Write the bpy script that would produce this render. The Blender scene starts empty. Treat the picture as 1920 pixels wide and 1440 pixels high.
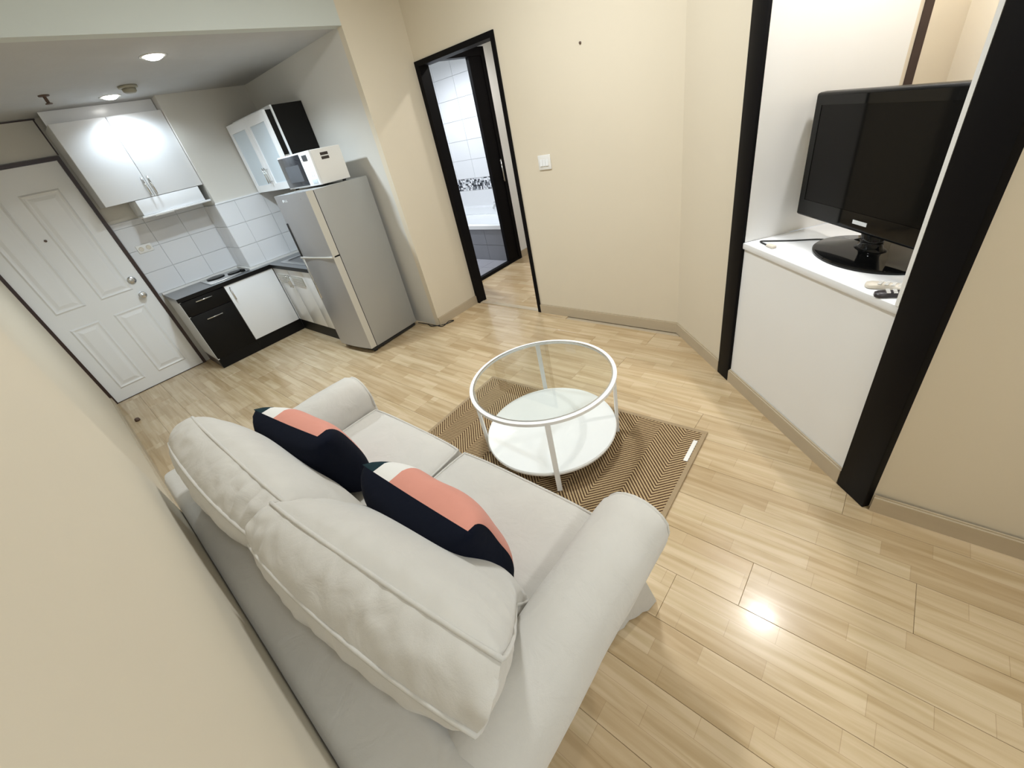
import bpy, bmesh, math, random
from mathutils import Vector, Matrix, noise
random.seed(7)
S = bpy.context.scene
COL = S.collection
R = math.radians

# ------------------------------------------------------------------ camera
CAM = (0.2571, 0.7713, 1.5791)
yaw, pit, rol = 0.749276, 0.577882, -0.237133
fw = Vector((math.sin(yaw)*math.cos(pit), math.cos(yaw)*math.cos(pit), -math.sin(pit)))
rt = Vector((math.cos(yaw), -math.sin(yaw), 0))
up = rt.cross(fw)
r2 = rt*math.cos(rol) + up*math.sin(rol)
u2 = -rt*math.sin(rol) + up*math.cos(rol)
cd = bpy.data.cameras.new('camera'); cam = bpy.data.objects.new('camera', cd); COL.objects.link(cam)
cam.matrix_world = Matrix(((r2.x, u2.x, -fw.x, CAM[0]), (r2.y, u2.y, -fw.y, CAM[1]), (r2.z, u2.z, -fw.z, CAM[2]), (0, 0, 0, 1)))
cd.sensor_width = 36; cd.lens = 36*763.47/1920; cd.clip_start = .02
S.camera = cam

# ------------------------------------------------------------------ world, exposure
w = bpy.data.worlds.new('world'); S.world = w; w.use_nodes = True
w.node_tree.nodes['Background'].inputs[0].default_value = (.75, .85, 1, 1)
w.node_tree.nodes['Background'].inputs[1].default_value = .6
S.view_settings.view_transform = 'Standard'; S.view_settings.look = 'None'
S.view_settings.exposure = 0.40; S.view_settings.gamma = 1.0
S.view_settings.use_curve_mapping = False

def area_light(name, loc, rot, sx, sy, power, color, spread=180, shape='RECTANGLE'):
    l = bpy.data.lights.new(name, 'AREA'); l.shape = shape; l.size = sx
    if shape in ('RECTANGLE', 'ELLIPSE'): l.size_y = sy
    l.energy = power; l.color = color; l.spread = R(spread)
    o = bpy.data.objects.new(name, l); o.location = loc; o.rotation_euler = rot; COL.objects.link(o); return o
# daylight entering by the window behind the camera
WIN = area_light('window_daylight', (0.95, -1.62, 1.55), (R(90), 0, 0), 1.5, 1.5, 15, (.80, .91, 1.0))
# unseen ceiling lamps added to light the living room: (x, y, power)
ADDED_LAMPS = ((1.72, 2.25, 30), (0.42, -0.40, 15))
ADDED_LAMP_COL = (.93, .975, 1.0)
KITCHEN_LAMPS = ((1.373, 4.40, 20), (1.30, 5.56, 4.5))
KITCHEN_COL = (.77, .90, 1.0)
NICHE_LAMP = 13
BATH_LAMP = 26
CORRIDOR_LAMP = 12

# ------------------------------------------------------------------ materials
MATS = {}
def newmat(name):
    m = bpy.data.materials.new(name); m.use_nodes = True; MATS[name] = m
    return m, m.node_tree.nodes, m.node_tree.links, m.node_tree.nodes['Principled BSDF']
def mat(name, col, rough=.5, metal=0, spec=.5, coat=0, var=0, vscale=6, bump=0, bscale=80, emit=0, stretch=(1, 1, 1)):
    m, N, L, b = newmat(name)
    b.inputs['Base Color'].default_value = (*col, 1); b.inputs['Roughness'].default_value = rough
    b.inputs['Metallic'].default_value = metal; b.inputs['Specular IOR Level'].default_value = spec
    b.inputs['Coat Weight'].default_value = coat
    if emit:
        b.inputs['Emission Color'].default_value = (*col, 1); b.inputs['Emission Strength'].default_value = emit
    tc = N.new('ShaderNodeTexCoord')
    if var:
        n = N.new('ShaderNodeTexNoise'); n.inputs['Scale'].default_value = vscale; n.inputs['Detail'].default_value = 5
        mp = N.new('ShaderNodeMapping'); mp.inputs['Scale'].default_value = stretch
        L.new(tc.outputs['Object'], mp.inputs[0]); L.new(mp.outputs[0], n.inputs['Vector'])
        mx = N.new('ShaderNodeMix'); mx.data_type = 'RGBA'
        mx.inputs[6].default_value = (*[c*(1-var) for c in col], 1); mx.inputs[7].default_value = (*[min(1, c*(1+var)) for c in col], 1)
        L.new(n.outputs['Fac'], mx.inputs[0]); L.new(mx.outputs[2], b.inputs['Base Color'])
    if bump:
        n2 = N.new('ShaderNodeTexNoise'); n2.inputs['Scale'].default_value = bscale; n2.inputs['Detail'].default_value = 3
        L.new(tc.outputs['Object'], n2.inputs['Vector'])
        bp_ = N.new('ShaderNodeBump'); bp_.inputs['Strength'].default_value = bump; bp_.inputs['Distance'].default_value = .004
        L.new(n2.outputs['Fac'], bp_.inputs['Height']); L.new(bp_.outputs[0], b.inputs['Normal'])
    return m

mat('wall_beige', (.70, .625, .495), .75, var=.03, vscale=1.5, bump=.05, bscale=60)
mat('wall_offwhite', (.64, .62, .57), .75, var=.03, vscale=2, bump=.05, bscale=60)
mat('wall_pale', (.60, .635, .60), .75, var=.02, vscale=2)
mat('ceiling_white', (.50, .50, .495), .85, var=.06, vscale=5, bump=.35, bscale=14)
mat('white_paint', (.84, .84, .83), .35, var=.02, vscale=3)
mat('white_laminate', (.82, .83, .84), .25, coat=.2)
mat('white_gloss', (.80, .815, .835), .42)
mat('skirting', (.50, .415, .295), .45, var=.06, vscale=8, stretch=(1, 1, 6))
mat('black_trim', (.004, .0035, .004), .5, spec=.1)
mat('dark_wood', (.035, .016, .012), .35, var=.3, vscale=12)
mat('black_cab', (.005, .0045, .004), .45, spec=.2)
mat('black_gloss', (.004, .004, .004), .06, spec=.3)
mat('black_satin', (.004, .004, .004), .35, spec=.2)
mat('screen', (.006, .0055, .005), .08, spec=.14)
mat('grey_worktop', (.16, .165, .175), .3, var=.25, vscale=90)
mat('steel', (.62, .63, .64), .22, metal=1)
mat('chrome', (.75, .75, .74), .12, metal=1)
mat('fridge_side', (.40, .40, .385), .42, metal=.25, var=.02)
mat('fridge_door', (.46, .46, .475), .3, metal=.55)
mat('fridge_edge', (.62, .60, .54), .4, metal=.2)
mat('tile', (.76, .77, .79), .12, coat=.3, var=.015, vscale=3)
mat('tile_grey', (.24, .245, .27), .2, var=.06, vscale=6)
mat('tile_floor', (.30, .30, .335), .3, var=.05, vscale=5)
mat('grout', (.36, .37, .38), .8)
mat('grout_light', (.58, .59, .60), .8)
mat('tub', (.86, .88, .90), .1, coat=.5)
mat('plastic_white', (.80, .79, .76), .35)
mat('plastic_cream', (.68, .62, .52), .45)
mat('plastic_dark', (.03, .025, .028), .4)
mat('brown_bit', (.10, .06, .04), .6)
mat('detector', (.33, .31, .24), .5)
mat('lamp_glow', (1, .98, .94), .4, emit=14)
mat('added_lamp_glow', (1, 1, 1), .4, emit=2.5)
mat('rubber', (.015, .015, .015), .7)
mat('table_white', (.85, .85, .84), .28, coat=.2)
mat('tag_white', (.82, .80, .76), .6)
mat('rug_border', (.36, .265, .155), .9, bump=.5, bscale=300)
mat('sink_hole', (.20, .20, .21), .3, metal=.8)
mat('frost', (.56, .63, .68), .35, coat=.2)
mat('mw_window', (.022, .024, .03), .15, coat=.5)
mat('mw_window_inner', (.075, .08, .09), .2)
mat('sticker', (.03, .022, .02), .4)
mat('logo', (.75, .77, .78), .3)

def fabric(name, col, var=.05, wr=.4, sheen=.25):
    m, N, L, b = newmat(name)
    b.inputs['Roughness'].default_value = .95; b.inputs['Specular IOR Level'].default_value = .15
    b.inputs['Sheen Weight'].default_value = sheen
    tc = N.new('ShaderNodeTexCoord')
    n = N.new('ShaderNodeTexNoise'); n.inputs['Scale'].default_value = 9; n.inputs['Detail'].default_value = 6
    L.new(tc.outputs['Object'], n.inputs['Vector'])
    mx = N.new('ShaderNodeMix'); mx.data_type = 'RGBA'
    mx.inputs[6].default_value = (*[c*(1-var) for c in col], 1); mx.inputs[7].default_value = (*[c*(1+var) for c in col], 1)
    L.new(n.outputs['Fac'], mx.inputs[0]); L.new(mx.outputs[2], b.inputs['Base Color'])
    wv = N.new('ShaderNodeTexNoise'); wv.inputs['Scale'].default_value = 420; L.new(tc.outputs['Object'], wv.inputs['Vector'])
    b1 = N.new('ShaderNodeBump'); b1.inputs['Strength'].default_value = .25; b1.inputs['Distance'].default_value = .001
    L.new(wv.outputs['Fac'], b1.inputs['Height'])
    w2 = N.new('ShaderNodeTexNoise'); w2.inputs['Scale'].default_value = 11; w2.inputs['Detail'].default_value = 4; w2.inputs['Distortion'].default_value = .8
    L.new(tc.outputs['Object'], w2.inputs['Vector'])
    b2 = N.new('ShaderNodeBump'); b2.inputs['Strength'].default_value = wr; b2.inputs['Distance'].default_value = .012
    L.new(w2.outputs['Fac'], b2.inputs['Height']); L.new(b1.outputs[0], b2.inputs['Normal'])
    L.new(b2.outputs[0], b.inputs['Normal'])
    return m
fabric('sofa_fabric', (.56, .535, .49))
fabric('navy', (.0035, .005, .012), .1, .3, 0)
fabric('pink', (.62, .27, .205), .06, .3, .1)
fabric('pillow_white', (.72, .70, .66), .04, .3)
fabric('pillow_green', (.012, .030, .036), .1, .3, 0)

def plank_material():
    m, N, L, b = newmat('laminate')
    tc = N.new('ShaderNodeTexCoord'); oi = N.new('ShaderNodeObjectInfo')
    # per board offset, three strips across the board, staves of differing length along it
    sc = N.new('ShaderNodeVectorMath'); sc.operation = 'SCALE'; sc.inputs[0].default_value = (0, 37.3, 0)
    L.new(oi.outputs['Random'], sc.inputs[3])
    ad = N.new('ShaderNodeVectorMath'); L.new(tc.outputs['Object'], ad.inputs[0]); L.new(sc.outputs[0], ad.inputs[1])
    sp = N.new('ShaderNodeSeparateXYZ'); L.new(ad.outputs[0], sp.inputs[0])
    cb = N.new('ShaderNodeCombineXYZ'); L.new(sp.outputs['Y'], cb.inputs['X'])
    xo = N.new('ShaderNodeMath'); xo.inputs[1].default_value = .0965 + .193*10; L.new(sp.outputs['X'], xo.inputs[0]); L.new(xo.outputs[0], cb.inputs['Y'])
    br = N.new('ShaderNodeTexBrick'); br.offset = .37; br.offset_frequency = 2; br.squash = .72; br.squash_frequency = 3
    br.inputs['Color1'].default_value = (.50, .375, .225, 1); br.inputs['Color2'].default_value = (.62, .50, .335, 1)
    br.inputs['Mortar'].default_value = (.42, .31, .19, 1)
    br.inputs['Scale'].default_value = 1; br.inputs['Mortar Size'].default_value = .0007; br.inputs['Mortar Smooth'].default_value = .3
    br.inputs['Brick Width'].default_value = .37; br.inputs['Row Height'].default_value = .193/3
    L.new(cb.outputs[0], br.inputs['Vector'])
    mp = N.new('ShaderNodeMapping'); mp.inputs['Scale'].default_value = (34, 2.2, 10); L.new(ad.outputs[0], mp.inputs[0])
    gr = N.new('ShaderNodeTexNoise'); gr.inputs['Scale'].default_value = 1; gr.inputs['Detail'].default_value = 6; gr.inputs['Distortion'].default_value = .7
    L.new(mp.outputs[0], gr.inputs['Vector'])
    rp = N.new('ShaderNodeValToRGB'); rp.color_ramp.elements[0].position = .30; rp.color_ramp.elements[0].color = (.80, .74, .62, 1)
    rp.color_ramp.elements[1].position = .62; rp.color_ramp.elements[1].color = (1.04, 1.02, 1.0, 1)
    L.new(gr.outputs['Fac'], rp.inputs[0])
    mu = N.new('ShaderNodeMix'); mu.data_type = 'RGBA'; mu.blend_type = 'MULTIPLY'; mu.inputs[0].default_value = 1
    L.new(br.outputs['Color'], mu.inputs[6]); L.new(rp.outputs[0], mu.inputs[7])
    hv = N.new('ShaderNodeMapRange'); hv.inputs[3].default_value = .95; hv.inputs[4].default_value = 1.05; L.new(oi.outputs['Random'], hv.inputs[0])
    m2 = N.new('ShaderNodeVectorMath'); m2.operation = 'SCALE'; L.new(mu.outputs[2], m2.inputs[0]); L.new(hv.outputs[0], m2.inputs[3])
    L.new(m2.outputs[0], b.inputs['Base Color'])
    b.inputs['Roughness'].default_value = .26; b.inputs['Specular IOR Level'].default_value = .5
    b.inputs['Coat Weight'].default_value = .25; b.inputs['Coat Roughness'].default_value = .13
plank_material()

def rug_material():
    m, N, L, b = newmat('rug_weave')
    tc = N.new('ShaderNodeTexCoord'); sp = N.new('ShaderNodeSeparateXYZ'); L.new(tc.outputs['Object'], sp.inputs[0])
    def mth(op, a, bb=None):
        n = N.new('ShaderNodeMath'); n.operation = op
        for i, q in enumerate((a, bb)):
            if q is None: continue
            if isinstance(q, (int, float)): n.inputs[i].default_value = q
            else: L.new(q, n.inputs[i])
        return n.outputs[0]
    # herringbone: columns across the rug's length, stripe slope flips each column
    per = .13
    tri = mth('PINGPONG', sp.outputs['Y'], per)
    d = mth('ADD', sp.outputs['X'], tri)
    st = mth('SINE', mth('MULTIPLY', d, 2*math.pi/.0195))
    nz = N.new('ShaderNodeTexNoise'); nz.inputs['Scale'].default_value = 160; L.new(tc.outputs['Object'], nz.inputs['Vector'])
    dots = mth('SINE', mth('MULTIPLY', mth('SUBTRACT', sp.outputs['X'], tri), 2*math.pi/.011))
    f = mth('ADD', mth('ADD', st, mth('MULTIPLY', dots, .0)), mth('MULTIPLY', mth('SUBTRACT', nz.outputs['Fac'], .5), 1.2))
    rp = N.new('ShaderNodeValToRGB'); rp.color_ramp.elements[0].position = .28; rp.color_ramp.elements[0].color = (.09, .05, .028, 1)
    rp.color_ramp.elements[1].position = .66; rp.color_ramp.elements[1].color = (.50, .36, .20, 1)
    L.new(mth('MULTIPLY_ADD', f, .5) if False else mth('ADD', mth('MULTIPLY', f, .5), .5), rp.inputs[0])
    L.new(rp.outputs[0], b.inputs['Base Color']); b.inputs['Roughness'].default_value = .95; b.inputs['Specular IOR Level'].default_value = .1
    bp_ = N.new('ShaderNodeBump'); bp_.inputs['Strength'].default_value = .6; bp_.inputs['Distance'].default_value = .003
    L.new(f, bp_.inputs['Height']); L.new(bp_.outputs[0], b.inputs['Normal'])
rug_material()

def mosaic_material():
    m, N, L, b = newmat('mosaic')
    tc = N.new('ShaderNodeTexCoord')
    v = N.new('ShaderNodeTexVoronoi'); v.inputs['Scale'].default_value = 42; v.inputs['Randomness'].default_value = .25; v.distance = 'CHEBYCHEV'
    L.new(tc.outputs['Object'], v.inputs['Vector'])
    sp = N.new('ShaderNodeSeparateColor'); L.new(v.outputs['Color'], sp.inputs[0])
    rp = N.new('ShaderNodeValToRGB'); rp.color_ramp.interpolation = 'CONSTANT'
    e = rp.color_ramp.elements; e[0].position = 0; e[0].color = (.02, .022, .03, 1); e[1].position = .3; e[1].color = (.2, .21, .23, 1)
    q = e.new(.55); q.color = (.55, .57, .6, 1); q = e.new(.75); q.color = (.8, .8, .82, 1)
    L.new(sp.outputs[0], rp.inputs[0]); L.new(rp.outputs[0], b.inputs['Base Color']); b.inputs['Roughness'].default_value = .2
mosaic_material()

def glass_material():
    m, N, L, b = newmat('glass')
    b.inputs['Base Color'].default_value = (.93, .97, .95, 1); b.inputs['Roughness'].default_value = .0
    b.inputs['Transmission Weight'].default_value = 1; b.inputs['IOR'].default_value = 1.45
    # thin clear sheet: lets lamp light through so that it does not throw a solid shadow
    tr = N.new('ShaderNodeBsdfTransparent'); tr.inputs[0].default_value = (.955, .97, .962, 1)
    gl = N.new('ShaderNodeBsdfGlossy'); gl.inputs['Roughness'].default_value = .02
    fr = N.new('ShaderNodeFresnel'); ge = N.new('ShaderNodeNewGeometry')
    ior = N.new('ShaderNodeMapRange'); ior.inputs[3].default_value = 1.5; ior.inputs[4].default_value = 1/1.5
    L.new(ge.outputs['Backfacing'], ior.inputs[0]); L.new(ior.outputs[0], fr.inputs[0])
    mx = N.new('ShaderNodeMixShader'); L.new(fr.outputs[0], mx.inputs[0]); L.new(tr.outputs[0], mx.inputs[1]); L.new(gl.outputs[0], mx.inputs[2])
    L.new(mx.outputs[0], N['Material Output'].inputs[0])
glass_material()

# ------------------------------------------------------------------ geometry helpers
def box(bm, lo, hi, bev=0, seg=2):
    x0, y0, z0 = lo; x1, y1, z1 = hi
    v = [bm.verts.new(p) for p in ((x0, y0, z0), (x1, y0, z0), (x1, y1, z0), (x0, y1, z0), (x0, y0, z1), (x1, y0, z1), (x1, y1, z1), (x0, y1, z1))]
    fs = [bm.faces.new([v[i] for i in f]) for f in ((0, 3, 2, 1), (4, 5, 6, 7), (0, 1, 5, 4), (1, 2, 6, 5), (2, 3, 7, 6), (3, 0, 4, 7))]
    if bev:
        es = list({e for f in fs for e in f.edges})
        bmesh.ops.bevel(bm, geom=es, offset=bev, segments=seg, profile=.5, affect='EDGES')
def prism(bm, poly, z0, z1):
    a = sum(poly[i][0]*poly[(i+1) % len(poly)][1]-poly[(i+1) % len(poly)][0]*poly[i][1] for i in range(len(poly)))
    if a < 0: poly = poly[::-1]
    lo = [bm.verts.new((x, y, z0)) for x, y in poly]; hi = [bm.verts.new((x, y, z1)) for x, y in poly]
    n = len(poly); bm.faces.new(lo[::-1]); bm.faces.new(hi)
    for i in range(n): bm.faces.new((lo[i], lo[(i+1) % n], hi[(i+1) % n], hi[i]))
def lathe(bm, prof, c=(0, 0, 0), n=32, axis='z'):
    rings = []
    for r, h in prof:
        ring = []
        for i in range(n):
            a = 2*math.pi*i/n; p = (r*math.cos(a), r*math.sin(a), h)
            if axis == 'x': p = (p[2], p[0], p[1])
            if axis == 'y': p = (p[1], p[2], p[0])
            ring.append(bm.verts.new((c[0]+p[0], c[1]+p[1], c[2]+p[2])))
        rings.append(ring)
    for a, b in zip(rings, rings[1:]):
        for i in range(n): bm.faces.new((a[i], a[(i+1) % n], b[(i+1) % n], b[i]))
    bm.faces.new(rings[0][::-1]); bm.faces.new(rings[-1])
def tube(bm, pts, r, n=8, closed=False):
    pts = [Vector(p) for p in pts]; rings = []
    m = len(pts); u = None
    for i, p in enumerate(pts):
        if closed: t = pts[(i+1) % m]-pts[i-1]
        else: t = pts[min(i+1, m-1)]-pts[max(i-1, 0)]
        t.normalize()
        if u is None:
            u = t.orthogonal().normalized()
        u = (u - t*u.dot(t)).normalized(); v = t.cross(u)
        rings.append([bm.verts.new(p+u*(r*math.cos(2*math.pi*k/n))+v*(r*math.sin(2*math.pi*k/n))) for k in range(n)])
    pr = list(zip(rings, rings[1:]))
    if closed: pr.append((rings[-1], rings[0]))
    for a, b in pr:
        off = 0
        if a is rings[-1]:
            off = min(range(n), key=lambda o: (a[0].co-b[o].co).length)
        for k in range(n): bm.faces.new((a[k], a[(k+1) % n], b[(k+1+off) % n], b[(k+off) % n]))
    if not closed: bm.faces.new(rings[0][::-1]); bm.faces.new(rings[-1])
def smooth_pts(ctrl, n=8):
    P = [Vector(p) for p in ctrl]; P = [P[0]*2-P[1]]+P+[P[-1]*2-P[-2]]; out = []
    for i in range(1, len(P)-2):
        for k in range(n):
            t = k/n; a, b, c, d = P[i-1:i+3]
            out.append(.5*((2*b)+(c-a)*t+(2*a-5*b+4*c-d)*t*t+(3*b-a-3*c+d)*t**3))
    out.append(P[-2]); return out
def mesh(name, bm, m, parent=None, smooth=False, loc=None, rotz=0, recalc=True, auto=None):
    if recalc: bmesh.ops.recalc_face_normals(bm, faces=bm.faces[:])
    me = bpy.data.meshes.new(name); bm.to_mesh(me); bm.free()
    ms = m if isinstance(m, (list, tuple)) else [m]
    for q in ms: me.materials.append(MATS[q])
    if smooth or auto:
        me.shade_smooth()
        if auto: me.set_sharp_from_angle(angle=R(auto))
    o = bpy.data.objects.new(name, me); COL.objects.link(o)
    if loc is not None: o.location = loc
    if rotz: o.rotation_euler = (0, 0, rotz)
    if parent is not None: o.parent = parent
    return o
def tag(o, label, cat, group=None):
    o['label'] = label; o['category'] = cat
    if group: o['group'] = group
    return o
def struct(o): o['kind'] = 'structure'; return o
def thing(name, label, cat, loc=(0, 0, 0), rot=(0, 0, 0), group=None):
    o = bpy.data.objects.new(name, None); o.empty_display_size = .1; COL.objects.link(o)
    o.location = loc; o.rotation_euler = rot
    return tag(o, label, cat, group)
def B(name, lo, hi, m, parent=None, bev=0, loc=None, rotz=0, seg=2):
    """one box mesh; coordinates are local to loc / the parent"""
    bm = bmesh.new(); box(bm, lo, hi, bev, seg); return mesh(name, bm, m, parent, loc=loc, rotz=rotz, auto=35 if bev else None)
def BX(name, boxes, m, parent=None, bev=0, loc=None, rotz=0):
    bm = bmesh.new()
    for lo, hi in boxes: box(bm, lo, hi, bev)
    return mesh(name, bm, m, parent, loc=loc, rotz=rotz, auto=35 if bev else None)
def wbox(name, lo, hi, m, parent, bev=0, **k):
    """box given in world coordinates under an unrotated parent"""
    p = parent.location
    pp = parent.parent
    off = Vector(p) + (Vector(pp.location) if pp else Vector())
    return B(name, Vector(lo)-off, Vector(hi)-off, m, parent, bev, **k)

# ------------------------------------------------------------------ the plan of the place
XR, YD, XK, YP, YB1, Y2 = 2.953, 6.128, 2.404, 3.889, 3.042, 1.784
TH = .811
DV = Vector((-math.cos(TH), -math.sin(TH))); NV = Vector((math.sin(TH), -math.cos(TH)))
P0 = Vector((XR, Y2)); DROT = math.atan2(DV.y, DV.x)     # local frame of the slanted wall: x along wall, y outwards, z up
def D(t, d=0): return tuple(P0 + DV*t + NV*d)
T3, T4, T5, T6 = .571, .677, 1.518, 1.649
X2 = D(T6)[0]; Y3 = D(T6)[1]
ZC, ZK = 2.75, 2.281
BACK = -1.7
DL = (XR, Y2, 0)

# floor: a base with laminate boards laid on it
floor = struct(B('floor', (-.1, BACK-.1, -.06), (5.3, YD+.1, -.008), 'skirting'))
PW, PL, GAP = .193, 1.285, .0009
full = None; cnt = 0
def plank_mesh(w_, l_):
    bm = bmesh.new(); box(bm, (-w_/2+GAP/2, -l_/2+GAP/2, -.008), (w_/2-GAP/2, l_/2-GAP/2, 0))
    top = [e for e in bm.edges if all(v.co.z > -.001 for v in e.verts)]
    bmesh.ops.bevel(bm, geom=top, offset=.0009, segments=1, affect='EDGES')
    bmesh.ops.recalc_face_normals(bm, faces=bm.faces[:])
    me = bpy.data.meshes.new('floor_plank'); bm.to_mesh(me); bm.free(); me.materials.append(MATS['laminate']); return me
fullm = plank_mesh(PW, PL)
cols = int(math.ceil(4.75/PW))
offs = [0, .45, .86, .22, .66, 1.08]
for c in range(cols):
    x0 = c*PW; x1 = x0+PW
    if x1 > 3.06: y0, y1 = YB1-.3, 4.36
    elif x0 > 2.41: y0, y1 = .2, 4.0
    elif x0 > 1.85: y0, y1 = -.6, YD
    else: y0, y1 = BACK, YD
    s = y0 - offs[c % 6]*PL*.77
    while s < y1:
        a, b_ = max(s, y0), min(s+PL, y1)
        if b_-a > .05:
            me = fullm if abs((b_-a)-PL) < 1e-6 else plank_mesh(PW, b_-a)
            o = bpy.data.objects.new('floor_plank', me); COL.objects.link(o); o.location = ((x0+x1)/2, (a+b_)/2, 0); o.parent = floor
        s += PL

# walls
XP, YPW = .10, 2.53      # the near part of the left wall stands 10 cm proud
struct(BX('wall_left', [((-.1, YPW, 0), (0, YD+.1, ZC)), ((-.1, BACK-.1, 0), (XP, YPW, ZC))], 'wall_beige'))
struct(BX('wall_entrance', [((.845, YD, 0), (2.5, YD+.1, ZK+.02)), ((-.1, YD, 2.015), (.845, YD+.1, ZK+.02))], 'wall_offwhite'))
struct(B('wall_column', (1.637, 5.73, 0), (XK+.02, YD, ZK), 'wall_offwhite'))
struct(B('wall_kitchen', (XK, YP+.06, 0), (3.0, YD+.1, ZK+.1), 'wall_offwhite'))
struct(B('wall_pillar', (XK, YP, 0), (3.04, YP+.06, ZC), 'wall_beige'))
struct(B('wall_bulkhead', (0, YP, ZK-.004), (XK, YP+.08, ZC), 'wall_pale'))
bm = bmesh.new()
th = .10
prism(bm, [(XR, YB1), (XR+th, YB1), (XR+th, Y2+.02), (XR+th, Y2-.05), (XR, Y2)], 0, ZC)
box(bm, (XR, YB1, 2.04), (XR+th, YP, ZC))
struct(mesh('wall_bathroom', bm, 'wall_beige'))
bm = bmesh.new()
prism(bm, [D(0), D(T3+.02), D(T3+.02, .1), D(-.05, .1), (XR+th, Y2-.03)], 0, ZC)
prism(bm, [D(T3), D(T6), D(T6, .1), D(T3, .1)], 2.17, ZC)
struct(mesh('wall_slanted', bm, 'wall_beige'))
bm = bmesh.new()
prism(bm, [D(T6-.015), (X2, BACK), (X2+.1, BACK), (X2+.1, Y3-.14), D(T6-.015, .1)], 0, ZC)
struct(mesh('wall_right', bm, 'wall_beige'))
# wall behind the camera with the window
struct(BX('wall_window', [((-.1, BACK-.1, 0), (.15, BACK, ZC)), ((1.75, BACK-.1, 0), (2.0, BACK, ZC)), ((.15, BACK-.1, 0), (1.75, BACK, .8)), ((.15, BACK-.1, 2.3), (1.75, BACK, ZC))], 'wall_beige'))
wn = struct(BX('window_1', [((.15, BACK-.07, .8), (.2, BACK-.03, 2.3)), ((1.7, BACK-.07, .8), (1.75, BACK-.03, 2.3)), ((.93, BACK-.07, .8), (.97, BACK-.03, 2.3)), ((.2, BACK-.07, .8), (1.7, BACK-.03, .85)), ((.2, BACK-.07, 2.25), (1.7, BACK-.03, 2.3))], 'white_paint'))
for a, b_ in ((.2, .93), (.97, 1.7)): B('window_pane', (a, BACK-.055, .85), (b_, BACK-.05, 2.25), 'glass', wn)
struct(B('ceiling', (-.1, BACK-.1, ZC), (3.3, YP+.1, ZC+.08), 'wall_pale'))
struct(B('ceiling_kitchen', (0, YP+.08, ZK), (XK, YD, ZK+.06), 'ceiling_white'))

# skirting boards
def skirt(name, pts, parent=None):
    """strip of skirting along a polyline, room on the left-hand side of travel is +offset"""
    bm = bmesh.new(); h, t = .076, .013
    for (p, q) in zip(pts, pts[1:]):
        p, q = Vector(p), Vector(q); d = (q-p).normalized(); n = Vector((-d.y, d.x))
        a, b_, c_, e = p, q, q+n*t, p+n*t
        prism(bm, [tuple(a), tuple(b_), tuple(c_), tuple(e)], 0, h)
        prism(bm, [tuple(a), tuple(b_), tuple(q+n*t*.45), tuple(p+n*t*.45)], h, h+.006)
    return struct(mesh(name, bm, 'skirting'))
skirt('baseboard_left', [(0, YD), (0, YPW)])
skirt('baseboard_left_near', [(XP, .95), (XP, BACK)])
skirt('baseboard_pillar', [(XR-.012, YP), (XK, YP)])
skirt('baseboard_bathroom', [(XR, Y2+.002), (XR, YB1-.004)])
skirt('baseboard_slanted', [D(T3-.002), D(.006)])
skirt('baseboard_niche', [D(T5-.002), D(T4+.002)])
skirt('baseboard_right', [(X2, BACK), (X2, Y3-.012)])

# ------------------------------------------------------------------ niche in the slanted wall
for n_, a, b_ in (('trim_1', T3, T4), ('trim_2', T5, T6)):
    struct(B(n_, (a, -.014, 0), (b_, .075, 2.17), 'black_trim', bev=.004, loc=DL, rotz=DROT))
struct(B('trim_3', (T4, -.014, 2.06), (T5, .075, 2.17), 'black_trim', bev=.004, loc=DL, rotz=DROT))
DN = .815     # depth of the niche
struct(B('wall_niche_back', (T4-.03, DN, 0), (2.6, DN+.08, 2.5), 'wall_beige', loc=DL, rotz=DROT))
struct(B('wall_niche_side', (T4-.05, .60, 0), (T4, DN, 2.5), 'wall_beige', loc=DL, rotz=DROT))
struct(B('wall_niche_end', (2.5, .1, 0), (2.6, DN, 2.5), 'wall_beige', loc=DL, rotz=DROT))
struct(B('trim_4', (T4-.012, .618, 0), (T4+.004, .656, 2.45), 'dark_wood', loc=DL, rotz=DROT))
struct(B('ceiling_niche', (T4-.05, .075, 2.42), (2.6, DN+.08, 2.5), 'wall_pale', loc=DL, rotz=DROT))
# TV cabinet built into the niche
tvc = thing('niche_cabinet', 'white built-in cabinet with plain front under the television', 'cabinet', DL, (0, 0, DROT))
B('front_panel', (T4+.002, .002, 0), (T5-.002, .02, .797), 'white_paint', tvc)
B('countertop', (T4+.001, -.010, .797), (T5-.001, .60, .827), 'white_laminate', tvc, bev=.004)
struct(B('wall_niche_lining', (T4-.018, .0, .827), (T4+.001, .60, 2.42), 'white_paint', loc=DL, rotz=DROT))
struct(B('trim_7', (T5-.014, -.012, .827), (T5-.001, .16, 2.06), 'white_paint', loc=DL, rotz=DROT))
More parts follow.
